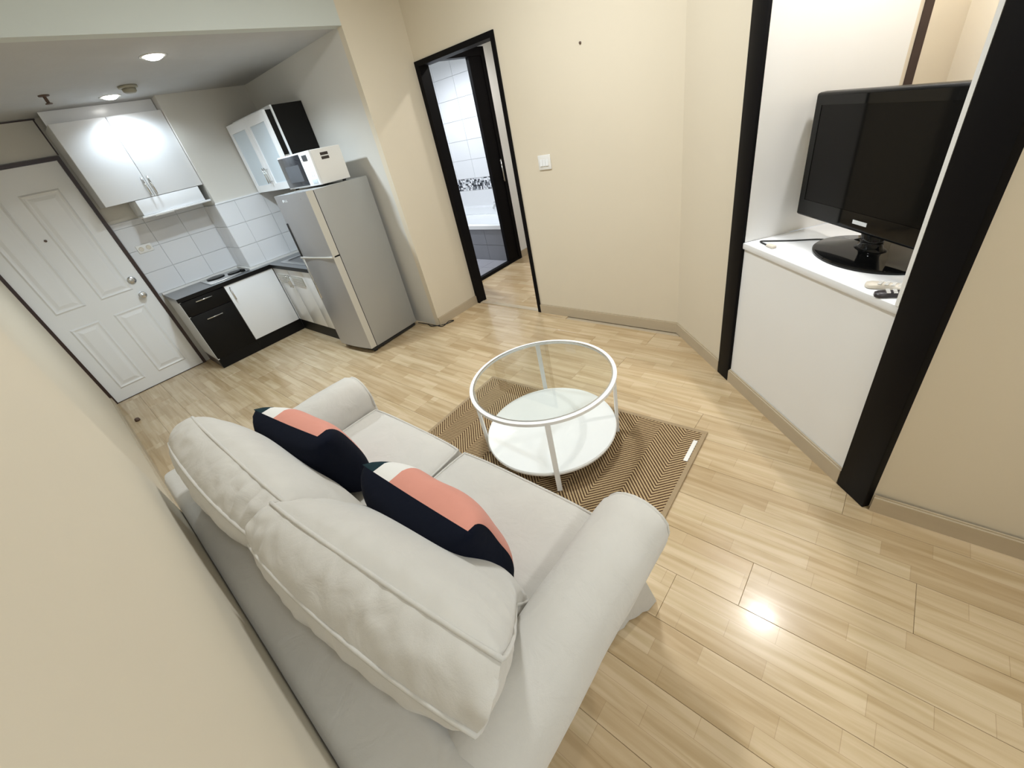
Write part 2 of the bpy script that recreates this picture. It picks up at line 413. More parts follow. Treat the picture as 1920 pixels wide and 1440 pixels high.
# lamp in the ceiling of the niche
def downlight(loc, label, power, color, r=.055, glow='lamp_glow', spot=150, rim=.072):
    t = thing('downlight', label, 'ceiling lamp', loc, group='recessed ceiling lamps')
    bm = bmesh.new(); n = 28
    prof = [(r, -.001), (rim, -.004), (rim+.004, 0), (r-.002, .0)]
    rings = [[bm.verts.new((q[0]*math.cos(2*math.pi*i/n), q[0]*math.sin(2*math.pi*i/n), q[1])) for i in range(n)] for q in prof]
    for k in range(4):
        a, b_ = rings[k], rings[(k+1) % 4]
        for i in range(n): bm.faces.new((a[i], a[(i+1) % n], b_[(i+1) % n], b_[i]))
    mesh('rim', bm, 'plastic_white', t, smooth=True)
    bm = bmesh.new(); lathe(bm, [(r-.002, -.0005), (r*.85, -.010), (r*.5, -.018), (r*.15, -.021)], n=28); mesh('diffuser', bm, glow, t, smooth=True)
    l = bpy.data.lights.new('downlight_beam', 'SPOT'); l.energy = power*math.pi*1.6; l.color = color; l.spot_size = R(spot); l.spot_blend = .6; l.shadow_soft_size = .05
    o = bpy.data.objects.new('downlight_beam', l); COL.objects.link(o); o.parent = t; o.location = (0, 0, -.02)
    return t
nx, ny = D(.98, .33)
downlight((nx, ny, 2.42), 'recessed lamp in the niche ceiling above the television', NICHE_LAMP, (1, .98, .96), spot=165)

# ------------------------------------------------------------------ lamps
for (x, y, p), lb in zip(KITCHEN_LAMPS, ('bright recessed lamp in the kitchen ceiling above the fridge', 'recessed lamp in the kitchen ceiling close to the wall cupboard')):
    downlight((x, y, ZK), lb, p, KITCHEN_COL)
for (x, y, p), lb in zip(ADDED_LAMPS, ('unseen round lamp added to light the living room towards the kitchen', 'unseen round lamp added to light the living room near the window')):
    t = thing('added_ceiling_lamp', lb, 'ceiling lamp', (x, y, ZC), group='added living room lamps')  # added out of view to brighten the living room
    bm = bmesh.new(); lathe(bm, [(.17, 0), (.175, -.02), (.165, -.03)], n=36); mesh('base_ring', bm, 'plastic_white', t, smooth=True)
    bm = bmesh.new(); lathe(bm, [(.16, -.03), (.14, -.05), (.08, -.062), (.02, -.066)], n=36); mesh('diffuser', bm, 'added_lamp_glow', t, smooth=True)
    l = bpy.data.lights.new('added_lamp_light', 'AREA'); l.shape = 'DISK'; l.size = .3; l.energy = p; l.color = ADDED_LAMP_COL
    o = bpy.data.objects.new('added_lamp_light', l); COL.objects.link(o); o.parent = t; o.location = (0, 0, -.075)

# smoke detector, sprinkler
t = thing('smoke_detector', 'olive grey smoke detector on the kitchen ceiling', 'smoke detector', (1.36, 5.22, ZK))
bm = bmesh.new(); lathe(bm, [(.062, 0), (.062, -.012), (.055, -.016)], n=28); mesh('base', bm, 'detector', t, smooth=True)
bm = bmesh.new(); lathe(bm, [(.045, -.014), (.043, -.035), (.03, -.045), (.01, -.047)], n=28); mesh('cover', bm, 'detector', t, smooth=True)
t = thing('fire_sprinkler', 'small dark sprinkler head hanging from the kitchen ceiling', 'sprinkler', (.885, 5.26, ZK))
bm = bmesh.new(); lathe(bm, [(.032, 0), (.030, -.006), (.012, -.008)], n=20); mesh('flange', bm, 'brown_bit', t, smooth=True)
bm = bmesh.new(); lathe(bm, [(.010, -.006), (.010, -.04)], n=12); lathe(bm, [(.005, -.04), (.02, -.046), (.02, -.05)], n=16); mesh('nozzle', bm, 'brown_bit', t)

# ------------------------------------------------------------------ entrance door
dr = struct(bpy.data.objects.new('door_1', None)); COL.objects.link(dr); dr.location = (.02, YD-.02, 0)
def dbox(n, lo, hi, m, p=dr, bev=0): return wbox(n, lo, hi, m, p, bev)
DX0, DX1, DZ1 = .025, .815, 1.985
bm = bmesh.new()
leaf_panels = [(.115, .335, .115, .755), (.445, .705, .115, .755), (.115, .335, .90, 1.80), (.445, .705, .90, 1.80)]
box(bm, (DX0-.02, .0, .006), (DX1-.02, .04, DZ1))
leaf = mesh('leaf', bm, 'white_paint', dr)
for (a, b_, c, d) in leaf_panels:
    bm = bmesh.new()
    def ring(i, y): return [bm.verts.new((x-.02, y, z)) for x, z in ((a+i, c+i), (b_-i, c+i), (b_-i, d-i), (a+i, d-i))]
    L_ = [ring(0, .0), ring(.012, -.009), ring(.026, -.003), ring(.036, -.003), ring(.062, -.010)]
    for p, q in zip(L_, L_[1:]):
        for i in range(4): bm.faces.new((p[i], p[(i+1) % 4], q[(i+1) % 4], q[i]))
    bm.faces.new(L_[-1]); mesh('door_panel', bm, 'white_paint', dr)
bm = bmesh.new()
box(bm, (-.02, -.012, 0), (.005, .06, 2.015)); box(bm, (.797, -.012, 0), (.825, .06, 2.015)); box(bm, (.005, -.012, DZ1+.002), (.797, .06, 2.015)); box(bm, (.005, -.005, 0), (.797, .05, .006))
mesh('door_frame', bm, 'dark_wood', dr)
for z, nm in ((.981, 'deadbolt'), (.834, 'door_knob')):
    bm = bmesh.new(); x = .735-.02
    if nm == 'door_knob': lathe(bm, [(.030, -.001), (.030, -.008), (.012, -.010), (.012, -.03), (.026, -.036), (.030, -.05), (.026, -.062), (.008, -.066)], (x, 0, z), 24, 'y')
    else:
        lathe(bm, [(.033, -.001), (.033, -.014), (.028, -.018), (.012, -.02)], (x, 0, z), 24, 'y'); box(bm, (x-.005, -.036, z-.02), (x+.005, -.018, z+.02), .002)
    mesh(nm, bm, 'steel', dr, auto=40)
bm = bmesh.new(); lathe(bm, [(.010, -.001), (.010, -.005), (.004, -.006)], (.403-.02, 0, 1.459), 16, 'y'); mesh('peephole', bm, 'brown_bit', dr)
# panel above the door with a dark border at its top and side
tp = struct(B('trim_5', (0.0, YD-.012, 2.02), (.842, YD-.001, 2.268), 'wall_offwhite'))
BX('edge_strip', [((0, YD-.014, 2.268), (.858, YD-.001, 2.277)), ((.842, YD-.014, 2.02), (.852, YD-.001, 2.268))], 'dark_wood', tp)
tag(mesh('door_stop', (lambda b: (lathe(b, [(.018, 0), (.020, .01), (.016, .025), (.006, .03)], n=16), b)[1])(bmesh.new()), 'brown_bit', loc=(.075, 5.40, .0005), smooth=True), 'small brown door stop on the floor near the entrance door', 'door stop')

# ------------------------------------------------------------------ kitchen wall tiles
def tile_wall(parent, axis, pos, a0, a1, z0, z1, tw, thh, m, start=0, name='wall_tile', off=.006, joint=.003):
    """tiles on a plane; axis 'y' = plane faces -y at y=pos, 'x' = plane faces -x at x=pos"""
    cache = {}
    z = z0
    while z < z1-.01:
        h = min(thh, z1-z); a = a0-start
        while a < a1-.004:
            s, e = max(a, a0), min(a+tw, a1)
            if e-s > .008:
                k = (round(e-s, 4), round(h, 4), axis)
                if k not in cache:
                    bm = bmesh.new(); w_ = e-s
                    lo, hi = ((joint/2, -off, joint/2), (w_-joint/2, 0, h-joint/2)) if axis == 'y' else ((-off, joint/2, joint/2), (0, w_-joint/2, h-joint/2))
                    box(bm, lo, hi, .0015, 1); bmesh.ops.recalc_face_normals(bm, faces=bm.faces[:])
                    me = bpy.data.meshes.new(name); bm.to_mesh(me); bm.free(); me.materials.append(MATS[m]); cache[k] = me
                o = bpy.data.objects.new(name, cache[k]); COL.objects.link(o)
                o.location = (s, pos, z) if axis == 'y' else (pos, s, z)
                o.parent = parent
            a += tw
        z += thh
ZW = .765
bs = struct(B('wall_splashback', (.848, YD-.004, ZW+.0), (1.637, YD-.0005, 1.452), 'grout_light'))
tile_wall(bs, 'y', YD-.004, .848, 1.636, ZW+.02, 1.45, .275, .205, 'tile', .02)
bs2 = struct(BX('wall_splashback_column', [((1.633, 5.726, ZW), (1.6365, YD-.01, 1.402)), ((1.637, 5.7265, ZW), (XK-.001, 5.7295, 1.402))], 'grout_light'))
tile_wall(bs2, 'x', 1.633, 5.726, YD-.012, ZW+.02, 1.402, .275, .205, 'tile', .0)
tile_wall(bs2, 'y', 5.7265, 1.630, XK-.002, ZW+.02, 1.402, .275, .205, 'tile', .10)
B('tile_cap', (1.628, 5.718, 1.402), (XK-.002, 5.7295, 1.414), 'white_gloss', bs2)

# ------------------------------------------------------------------ kitchen units
YF = 5.625; XF = 1.793
bar = lambda b, a, c, r=.005: tube(b, [a, c], r, 8)
def handle(parent, a, c, out):
    """bar handle between world points a and c standing off along out"""
    off = Vector(parent.location) + (Vector(parent.parent.location) if parent.parent else Vector())
    a, c, out = Vector(a)-off, Vector(c)-off, Vector(out)
    bm = bmesh.new(); tube(bm, [a+out*.028, c+out*.028], .006, 8); d = (c-a).normalized()
    for p in (a+d*.015, c-d*.015): tube(bm, [p, p+out*.028], .004, 6)
    return mesh('handle', bm, 'chrome', parent, smooth=True)
u = thing('drawer_cabinet', 'black two-drawer base cabinet next to the entrance door', 'cabinet', (1.085, 5.87, 0))
wbox('carcass', (.900, YF+.02, .10), (1.287, YD-.02, .725), 'black_cab', u)
wbox('side_panel', (.885, YF+.002, .10), (.900, YD-.02, .725), 'white_laminate', u)
wbox('plinth', (.887, YF+.006, 0), (1.287, YF+.03, .12), 'black_cab', u)
wbox('plinth_return', (.889, YF+.03, 0), (.905, YD-.02, .10), 'dark_wood', u)
for z0, z1, hz in ((.575, .722, .690), (.108, .571, .508)):
    d = wbox('drawer', (.887, YF, z0), (1.284, YF+.02, z1), 'black_cab', u, .002)
    handle(d, (1.005, YF, hz), (1.150, YF, hz), (0, -1, 0))
u = thing('base_cabinet', 'white base cabinet with one plain door under the hob', 'cabinet', (1.54, 5.87, 0))
wbox('carcass', (1.289, YF+.02, .10), (1.79, 5.72, .725), 'white_laminate', u)
wbox('plinth', (1.288, YF+.006, 0), (1.80, YF+.03, .12), 'black_cab', u)
d = wbox('door', (1.289, YF-.004, .125), (1.786, YF+.018, .722), 'white_laminate', u, .002)
handle(d, (1.325, YF-.004, .705), (1.325, YF-.004, .575), (0, -1, 0))
u = thing('sink_cabinet', 'white sink cabinet with two louvred doors beside the fridge', 'cabinet', (2.09, 5.17, 0))
YS0 = 4.68
wbox('carcass', (XF+.02, YS0, .10), (XK-.01, YF, .725), 'white_laminate', u)
wbox('plinth', (XF+.006, YS0, 0), (XF+.03, YF, .12), 'black_cab', u)
wbox('filler_strip', (XF, 5.600, .125), (XF+.02, YF-.004, .722), 'white_laminate', u)
for y0, y1, hy in ((5.272, 5.597, 5.295), (4.94, 5.266, 5.245)):
    d = wbox('door', (XF, y0, .125), (XF+.02, y1, .722), 'white_laminate', u, .002)
    q = wbox('vent_grille', (XF-.003, y0+.045, .565), (XF+.001, y1-.03, .655), 'detector', d)
    off = Vector(q.parent.parent.location)
    bm = bmesh.new()
    for k in range(7): box(bm, (XF-.008-off.x, y0+.052-off.y, .570+k*.012), (XF-.003-off.x, y1-.037-off.y, .5755+k*.012))
    g = mesh('louvre', bm, 'plastic_white', d)
    handle(d, (XF, hy, .675), (XF, hy, .545), (-1, 0, 0))
wbox('end_door', (XF, YS0, .125), (XF+.02, 4.936, .722), 'white_laminate', u, .002)
# L-shaped worktop
bm = bmesh.new()
prism(bm, [(.878, YF-.018), (XF-.018, YF-.018), (XF-.018, YS0), (XK-.004, YS0), (XK-.004, 5.715), (1.622, 5.715), (1.622, YD-.014), (.878, YD-.014)], .729, ZW)
for f in bm.faces: pass
wt = tag(mesh('worktop', bm, ['grey_worktop', 'black_cab']), 'grey L-shaped kitchen worktop with black front edge', 'worktop')
for p in wt.data.polygons:
    if abs(p.normal.z) < .3 and (p.normal.y < -.5 or p.normal.x < -.5) and p.center.x > .9: p.material_index = 1
BX('upstand', [((.878, YD-.030, ZW), (1.622, YD-.0105, ZW+.02)), ((1.606, 5.70, ZW), (1.6255, YD-.03, ZW+.02)), ((1.6255, 5.70, ZW), (XK-.004, 5.7195, ZW+.02))], 'plastic_white', wt)
# hob
hb = thing('hob', 'stainless steel electric hob with dark plates set in the worktop', 'hob', (1.40, 5.85, ZW))
B('hob_plate', (-.19, -.17, 0), (.19, .20, .010), 'steel', hb, .003)
for x, y, r in ((-.07, .06, .085), (.09, -.03, .065)):
    bm = bmesh.new(); lathe(bm, [(r, .010), (r, .020), (r*.85, .022), (r*.2, .021)], (x, y, 0), 28); mesh('hot_plate', bm, 'black_satin', hb, auto=40)
for y in (-.09, -.135):
    bm = bmesh.new(); lathe(bm, [(.018, .010), (.016, .03), (.008, .032)], (.15, y, 0), 16); mesh('hob_knob', bm, 'black_satin', hb, auto=40)
# sink and tap
sk = thing('kitchen_sink', 'steel kitchen sink set in the worktop beside the fridge', 'sink', (2.08, 5.14, ZW))
bm = bmesh.new()
def rr(hx, hy, z, n=6, rad=.04):
    out = []
    for sx, sy, a0 in ((1, 1, 0), (-1, 1, 90), (-1, -1, 180), (1, -1, 270)):
        for k in range(n+1):
            a = R(a0+90*k/n); out.append(bm.verts.new((sx*(hx-rad)+rad*math.cos(a), sy*(hy-rad)+rad*math.sin(a), z)))
    return out
rs = [rr(.24, .36, .0005), rr(.24, .36, .006), rr(.19, .30, .006), rr(.185, .295, .0015)]
for p, q in zip(rs, rs[1:]):
    for i in range(len(p)): bm.faces.new((p[i], p[(i+1) % len(p)], q[(i+1) % len(q)], q[i]))
mesh('rim', bm, 'steel', sk, auto=40)
bm = bmesh.new(); a = rr(.186, .296, .0012); bm.faces.new(a); mesh('bowl', bm, 'sink_hole', sk)
bm = bmesh.new(); lathe(bm, [(.025, .0), (.022, .02), (.012, .03)], (.21, .12, .006), 16); tube(bm, smooth_pts([(.21, .12, .03), (.21, .12, .12), (.15, .12, .16), (.06, .12, .13)]), .010, 10)
tag(mesh('kitchen_tap', bm, 'chrome', smooth=True, loc=(2.08, 5.14, ZW)), 'chrome mixer tap behind the kitchen sink', 'tap')

# wall cupboard by the door with the extractor hood
u = thing('wall_cupboard', 'white two-door wall cupboard fixed beside the kitchen column above the hob', 'cupboard', (1.25, 5.95, 1.587))
CX0, CX1, CY, CZ0, CZ1 = .868, 1.632, 5.765, 1.588, 2.185
wbox('carcass', (CX0, CY+.02, CZ0), (CX1, YD-.008, CZ1), 'white_laminate', u)
xm = 1.232
for a, b_, hx in ((CX0, xm-.0015, xm-.022), (xm+.0015, CX1, xm+.024)):
    d = wbox('door', (a, CY, CZ0), (b_, CY+.019, CZ1), 'white_gloss', u, .0015)
    handle(d, (hx, CY, 1.745), (hx, CY, 1.60), (0, -1, 0))
wbox('filler_board', (CX0, 5.86, CZ1), (CX1, 5.88, ZK-.002), 'white_laminate', u)
h_ = thing('extractor_hood', 'white slim extractor hood under the wall cupboard', 'extractor hood', (1.33, 5.9, 1.45))
wbox('body', (1.075, CY+.001, 1.462), (1.585, YD-.012, 1.585), 'white_gloss', h_, .003)
wbox('visor', (1.055, CY-.02, 1.445), (1.622, CY+.20, 1.461), 'white_laminate', h_, .003)
wbox('lamp_lens', (1.15, CY-.015, 1.439), (1.30, CY+.05, 1.4445), 'plastic_white', h_)
wbox('grease_filter', (1.09, CY+.06, 1.440), (1.58, CY+.19, 1.4445), 'steel', h_)
# sockets
sk2 = thing('wall_socket', 'white double socket on the tiles between hob and entrance door', 'socket', (.98, YD-.0105, 1.20))
B('plate', (-.062, -.008, -.036), (.062, 0, .036), 'plastic_white', sk2, .003)
for x in (-.03, .03):
    bm = bmesh.new(); lathe(bm, [(.020, -.0085), (.018, -.011), (.016, -.0105), (.014, -.0087)], (x, 0, 0), 20, 'y'); mesh('outlet', bm, 'plastic_cream', sk2)

# glass-front wall cabinet above the sink
u = thing('glass_cabinet', 'black wall cabinet with two white-framed frosted glass doors', 'cabinet', (2.25, 5.26, 1.40))
GX, GY0, GY1, GZ0, GZ1 = 2.050, 4.815, 5.70, 1.405, 1.985
wbox('carcass', (2.135, GY0-.006, GZ0), (XK-.003, GY1, GZ1+.02), 'black_cab', u)
wbox('front_edge', (2.120, GY0-.008, GZ0), (2.135, GY1, GZ1+.022), 'white_laminate', u)
wbox('door_box', (GX+.021, GY0+.004, GZ0+.005), (2.120, GY1, GZ1-.005), 'black_cab', u)
wbox('reflection_bar', (GX+.024, GY0+.0005, 1.635), (2.118, GY0+.0045, 1.655), 'steel', u)  # pale bar standing in for light reflected low on the dark side
ym = (GY0+GY1)/2
for a, b_, hy in ((ym+.001, GY1, ym+.022), (GY0, ym-.001, ym-.022)):
    fwid = .058
    off = Vector(u.location)
    bm = bmesh.new()
    for lo, hi in (((GX, a, GZ0), (GX+.02, a+fwid, GZ1)), ((GX, b_-fwid, GZ0), (GX+.02, b_, GZ1)), ((GX, a+fwid, GZ0), (GX+.02, b_-fwid, GZ0+fwid)), ((GX, a+fwid, GZ1-fwid*1.25), (GX+.02, b_-fwid, GZ1))):
        box(bm, Vector(lo)-off, Vector(hi)-off)
    d = mesh('door', bm, 'white_laminate', u)
    B('glass_pane', Vector((GX+.008, a+fwid, GZ0+fwid))-off, Vector((GX+.014, b_-fwid, GZ1-fwid*1.25))-off, 'frost', d)
    handle(d, (GX, hy, 1.60), (GX, hy, 1.47), (-1, 0, 0))

# ------------------------------------------------------------------ fridge (leans back a little) with microwave
FX, FY, FYAW, FLEAN = 1.7527, 4.1082, .1, .0212
fr = thing('fridge', 'grey two-door fridge freezer between sink cabinet and wall pillar', 'fridge', (FX, FY, .004), (0, FLEAN, FYAW))
fr.rotation_mode = 'XYZ'
FW, FD, FH, FT = .475, .588, 1.389, .0655
B('body', (FT+.006, 0, .045), (FD, FW, FH), 'fridge_side', fr, .006)
B('plinth', (.03, .012, .018), (FD-.02, FW-.012, .045), 'rubber', fr)
for x in (.06, FD-.06):
    for y in (.035, FW-.035):
        bm = bmesh.new(); lathe(bm, [(.018, 0), (.018, .018)], (x, y, .002 + .0212*x), 12); mesh('foot', bm, 'rubber', fr)
zs = .895
def fdoor(z0, z1):
    bm = bmesh.new(); n = 10; pr = []
    for k in range(n+1):
        t_ = k/n; y = FW*t_; pr.append((.004-.012*(1-(2*t_-1)**2), y))
    pr = pr+[(FT, FW), (FT, 0)]
    prism(bm, pr, z0, z1)
    o = mesh('door', bm, ['fridge_door', 'fridge_edge'], fr, auto=30)
    for p in o.data.polygons:
        if abs(p.normal.y) > .7 : p.material_index = 1
    return o
dl = fdoor(.05, zs-.006); du = fdoor(zs+.006, FH)
# door gaskets and handles recess along the join
B('gasket', (FT-.001, .0012, .05), (FT+.007, FW-.004, FH-.004), 'rubber', fr)
B('handle_strip', (-.012, .0, zs-.006), (.02, FW, zs+.006), 'fridge_edge', fr, .002)
B('side_grip', (-.004, FW-.030, .52), (.012, FW-.006, zs-.01), 'chrome', dl, .003)
B('side_grip', (-.004, FW-.030, zs+.01), (.012, FW-.006, 1.18), 'rubber', du, .003)
def letter(bm, s, x, y0, z0, h, wd, th=.0016):
    """block strokes of a letter on a plane facing -x; reading direction is -y"""
    st = {'L': [(0, 0, .2, 1), (.2, 0, .8, .2)], 'G': [(0, 0, .2, 1), (.2, .8, .9, 1), (.2, 0, .9, .2), (.7, .2, .9, .5), (.45, .38, .7, .5)]}[s]
    for a, b_, c, d in st: box(bm, (x-th, y0-c*wd, z0+b_*h), (x, y0-a*wd, z0+d*h))
bm = bmesh.new(); letter(bm, 'L', -.0065, FW-.150, 1.338, .016, .018); letter(bm, 'G', -.0065, FW-.172, 1.338, .016, .018)
bm2 = bm
lathe(bm2, [(.010, -.008), (.010, -.0062)], (0, FW-.128, 1.346), 16, 'x')
mesh('logo', bm, 'logo', du)
B('energy_tag', (-.0035, .09, 1.340), (-.001, .125, 1.350), 'plastic_dark', du)

MW = (1.955, 4.170, 1.3915); MYAW = .03
mw = thing('microwave', 'white microwave oven standing on top of the fridge', 'microwave', MW, (0, FLEAN, MYAW))
MD, MWD, MH = .27, .53, .248
B('body', (.018, 0, .012), (MD, MWD, MH), 'plastic_white', mw, .006)
B('front_frame', (0, 0, .012), (.018, MWD, MH), 'white_laminate', mw, .003)
dw = B('door_window', (-.006, .165, .022), (.001, MWD-.012, MH-.010), 'mw_window', mw, .002)
B('viewing_screen', (-.0075, .215, .055), (-.0055, MWD-.085, MH-.075), 'mw_window_inner', dw)
B('display', (-.004, .055, MH-.062), (.001, .125, MH-.024), 'mw_window', mw)
bm = bmesh.new()
for i in range(4):
    for j in range(3): box(bm, (-.002, .045+j*.030, .075+i*.022), (.001, .067+j*.030, .090+i*.022))
mesh('keypad', bm, 'white_laminate', mw)
B('open_button', (-.003, .03, .025), (.001, .10, .055), 'frost', mw, .001)
for z in (.155, .182): B('vent_label', (.085, -.002, z+.018), (.150, .001, z+.037), 'sticker', mw)
for x in (.04, MD-.04):
    for y in (.04, MWD-.04):
        bm = bmesh.new(); lathe(bm, [(.014, 0), (.016, .013)], (x, y, 0), 12); mesh('foot', bm, 'rubber', mw)
bm = bmesh.new(); tube(bm, smooth_pts([(2.36, 4.18, .012), (2.40-.02, 4.06, .006), (2.36, 3.96, .006), (2.44, 3.85, .006), (2.53, 3.82, .006), (2.50, 3.86, .006), (2.40, 3.84, .006), (2.385, 3.93, .006), (2.36, 4.10, .02)]), .004, 6)
tag(mesh('power_cord', bm, 'rubber', smooth=True), 'black power cord on the floor at the foot of the fridge', 'cord')

# ------------------------------------------------------------------ corridor and bathroom behind the doorway
frm = struct(BX('door_2', [((XR-.012, YP-.046, 0), (3.045, YP-.002, 2.04)), ((XR-.012, YB1-.002, 0), (XR+th+.008, YB1+.030, 2.04)), ((XR-.012, YB1+.030, 2.005), (XR+th+.008, YP-.046, 2.04))], 'black_trim'))
struct(B('trim_6', (XR-.002, YB1+.03, .0), (XR+.05, YP-.046, .005), 'skirting'))
YBF = 4.31
struct(BX('wall_corridor', [((3.04, YBF+.03, 0), (3.41, YBF+.1, 2.45)), ((4.24, YBF, 0), (5.2, YBF+.06, 2.45)), ((3.04, YBF+.03, 2.19), (4.24, YBF+.1, 2.45))], 'white_paint'))
struct(B('wall_corridor_end', (5.15, 2.4, 0), (5.25, YBF+.05, 2.45), 'wall_offwhite'))
struct(B('wall_corridor_side', (XR+th, YB1-.35, 0), (5.2, YB1-.27, 2.45), 'wall_offwhite'))
struct(B('ceiling_corridor', (XR+th, YB1-.35, 2.45), (5.25, YBF+.1, 2.5), 'wall_pale'))
skirt('baseboard_corridor', [(5.15, YBF), (4.242, YBF)])
bd = struct(BX('door_3', [((3.36, YBF-.012, 0), (3.412, YBF+.08, 2.17)), ((4.185, YBF-.014, 0), (4.24, YBF+.08, 2.17)), ((3.412, YBF-.012, 2.10), (4.19, YBF+.08, 2.17)), ((3.412, YBF-.01, 0), (4.19, YBF+.05, .035))], 'black_trim'))
lf = B('sliding_leaf', (4.005, YBF-.004, .02), (4.185, YBF+.036, 2.10), 'black_trim', bd)
bm = bmesh.new(); tube(bm, [(4.165, YBF-.03, .93), (4.165, YBF-.03, 1.16)], .009, 10); tube(bm, [(4.165, YBF-.03, .95), (4.165, YBF, .95)], .006, 6); tube(bm, [(4.165, YBF-.03, 1.14), (4.165, YBF, 1.14)], .006, 6)
mesh('pull_handle', bm, 'steel', lf, smooth=True)
BXW = 4.76   # bathroom far wall
bf = struct(B('floor_bathroom', (3.04, YBF+.05, -.02), (4.09, 6.3, .004), 'grout'))
cache = None
for i in range(4):
    for j in range(7):
        if cache is None:
            bm = bmesh.new(); box(bm, (.002, .002, 0), (.258, .258, .006), .001, 1); bmesh.ops.recalc_face_normals(bm, faces=bm.faces[:]); cache = bpy.data.meshes.new('floor_tile'); bm.to_mesh(cache); bm.free(); cache.materials.append(MATS['tile_floor'])
        o = bpy.data.objects.new('floor_tile', cache); COL.objects.link(o); o.location = (3.045+i*.26, YBF+.055+j*.26, .004); o.parent = bf
bw = struct(B('wall_bathroom_tiled', (BXW, YBF+.06, 0), (BXW+.08, 6.3, 2.4), 'grout'))
tile_wall(bw, 'x', BXW, YBF+.07, 6.25, .91, 2.36, .36, .2345, 'tile', .12)
B('tub_ledge', (BXW-.13, YBF+.09, .40), (BXW-.006, 6.0, .545), 'tub', bw)
B('lower_tiles', (BXW-.006, YBF+.07, .45), (BXW, 6.25, .755), 'tile', bw)
B('mosaic_band', (BXW-.009, YBF+.07, .757), (BXW, 6.25, .908), 'mosaic', bw)
bw2 = struct(B('wall_bathroom_end', (3.04, 6.25, 0), (BXW+.08, 6.33, 2.4), 'tile'))
struct(B('wall_bathroom_front', (4.24, YBF+.06, 0), (BXW, YBF+.075, 2.4), 'tile'))
struct(B('ceiling_bathroom', (3.04, YBF+.06, 2.38), (BXW+.08, 6.33, 2.45), 'wall_pale'))
tb = thing('bathtub', 'white bathtub with grey tiled front seen through the bathroom door', 'bathtub', (4.42, 5.3, 0))
TX0, TX1, TY0, TY1, TZ = 4.092-4.42, BXW-.132-4.42, YBF+.09-5.3, 6.0-5.3, .452
bm = bmesh.new()
def tr(i, z):
    return [bm.verts.new((x, y, z)) for x, y in ((TX0-.012+i, TY0+i), (TX1-i*.8, TY0+i), (TX1-i*.8, TY1-i), (TX0-.012+i, TY1-i))]
L_ = [tr(0, TZ-.045), tr(0, TZ), tr(.012, TZ+.006), tr(.07, TZ+.004), tr(.09, TZ-.02), tr(.15, .12), tr(.2, .09)]
for p, q in zip(L_, L_[1:]):
    for i in range(4): bm.faces.new((p[i], p[(i+1) % 4], q[(i+1) % 4], q[i]))
bm.faces.new(L_[-1]); mesh('shell', bm, 'tub', tb, auto=40)
ap = B('apron', (TX0+.006, TY0, 0), (TX0+.03, TY1, TZ-.045), 'grout', tb)
for i in range(5):
    for j in range(2):
        B('apron_tile', (TX0, TY0+.002+i*.33, .004+j*.203), (TX0+.006, min(TY0+.328+i*.33, TY1), .202+j*.203), 'tile_grey', ap)
bm = bmesh.new(); lathe(bm, [(.035, -.010), (.035, -.02), (.015, -.03)], (BXW-.006-4.42, 4.98-5.3, .56), 18, 'x'); tube(bm, smooth_pts([(BXW-.02-4.42, 4.98-5.3, .56), (BXW-.10-4.42, 4.98-5.3, .565), (BXW-.15-4.42, 4.98-5.3, .53)]), .014, 10)
box(bm, (BXW-.05-4.42, 4.90-5.3, .565), (BXW-.012-4.42, 5.06-5.3, .595), .006)
tag(mesh('bath_tap', bm, 'chrome', loc=(4.42, 5.3, 0), smooth=True), 'chrome tap on the tiled wall above the bathtub', 'tap')
downlight((3.75, 5.1, 2.38), 'recessed lamp in the bathroom ceiling', BATH_LAMP, (.86, .92, 1.0), spot=170)
downlight((3.75, 3.55, 2.45), 'recessed lamp in the corridor ceiling behind the doorway', CORRIDOR_LAMP, (1, .97, .92), spot=165)

# light switch and nail hole on the bathroom wall
sw = thing('light_switch', 'white three-gang light switch on the beige wall beside the doorway', 'light switch', (XR-.0005, 2.771, 1.228))
B('plate', (-.010, -.055, -.048), (0, .055, .048), 'plastic_white', sw, .004)
for k in range(3):
    bm = bmesh.new(); y = -.026+k*.026
    v = [bm.verts.new(p) for p in ((-.010, y-.010, -.024), (-.010, y+.010, -.024), (-.010, y+.010, .020), (-.010, y-.010, .020), (-.017, y-.010, -.022), (-.017, y+.010, -.022), (-.012, y+.010, .018), (-.012, y-.010, .018))]
    for f in ((0, 3, 2, 1), (4, 5, 6, 7), (0, 1, 5, 4), (1, 2, 6, 5), (2, 3, 7, 6), (3, 0, 4, 7)): bm.faces.new([v[i] for i in f])
    mesh('rocker', bm, 'white_laminate', sw)
bm = bmesh.new(); lathe(bm, [(.007, 0), (.007, -.006), (.003, -.008)], (0, 0, 0), 12, 'x')
tag(mesh('wall_plug', bm, 'brown_bit', loc=(XR, 2.40, 1.827)), 'small dark screw plug high on the beige wall', 'screw')

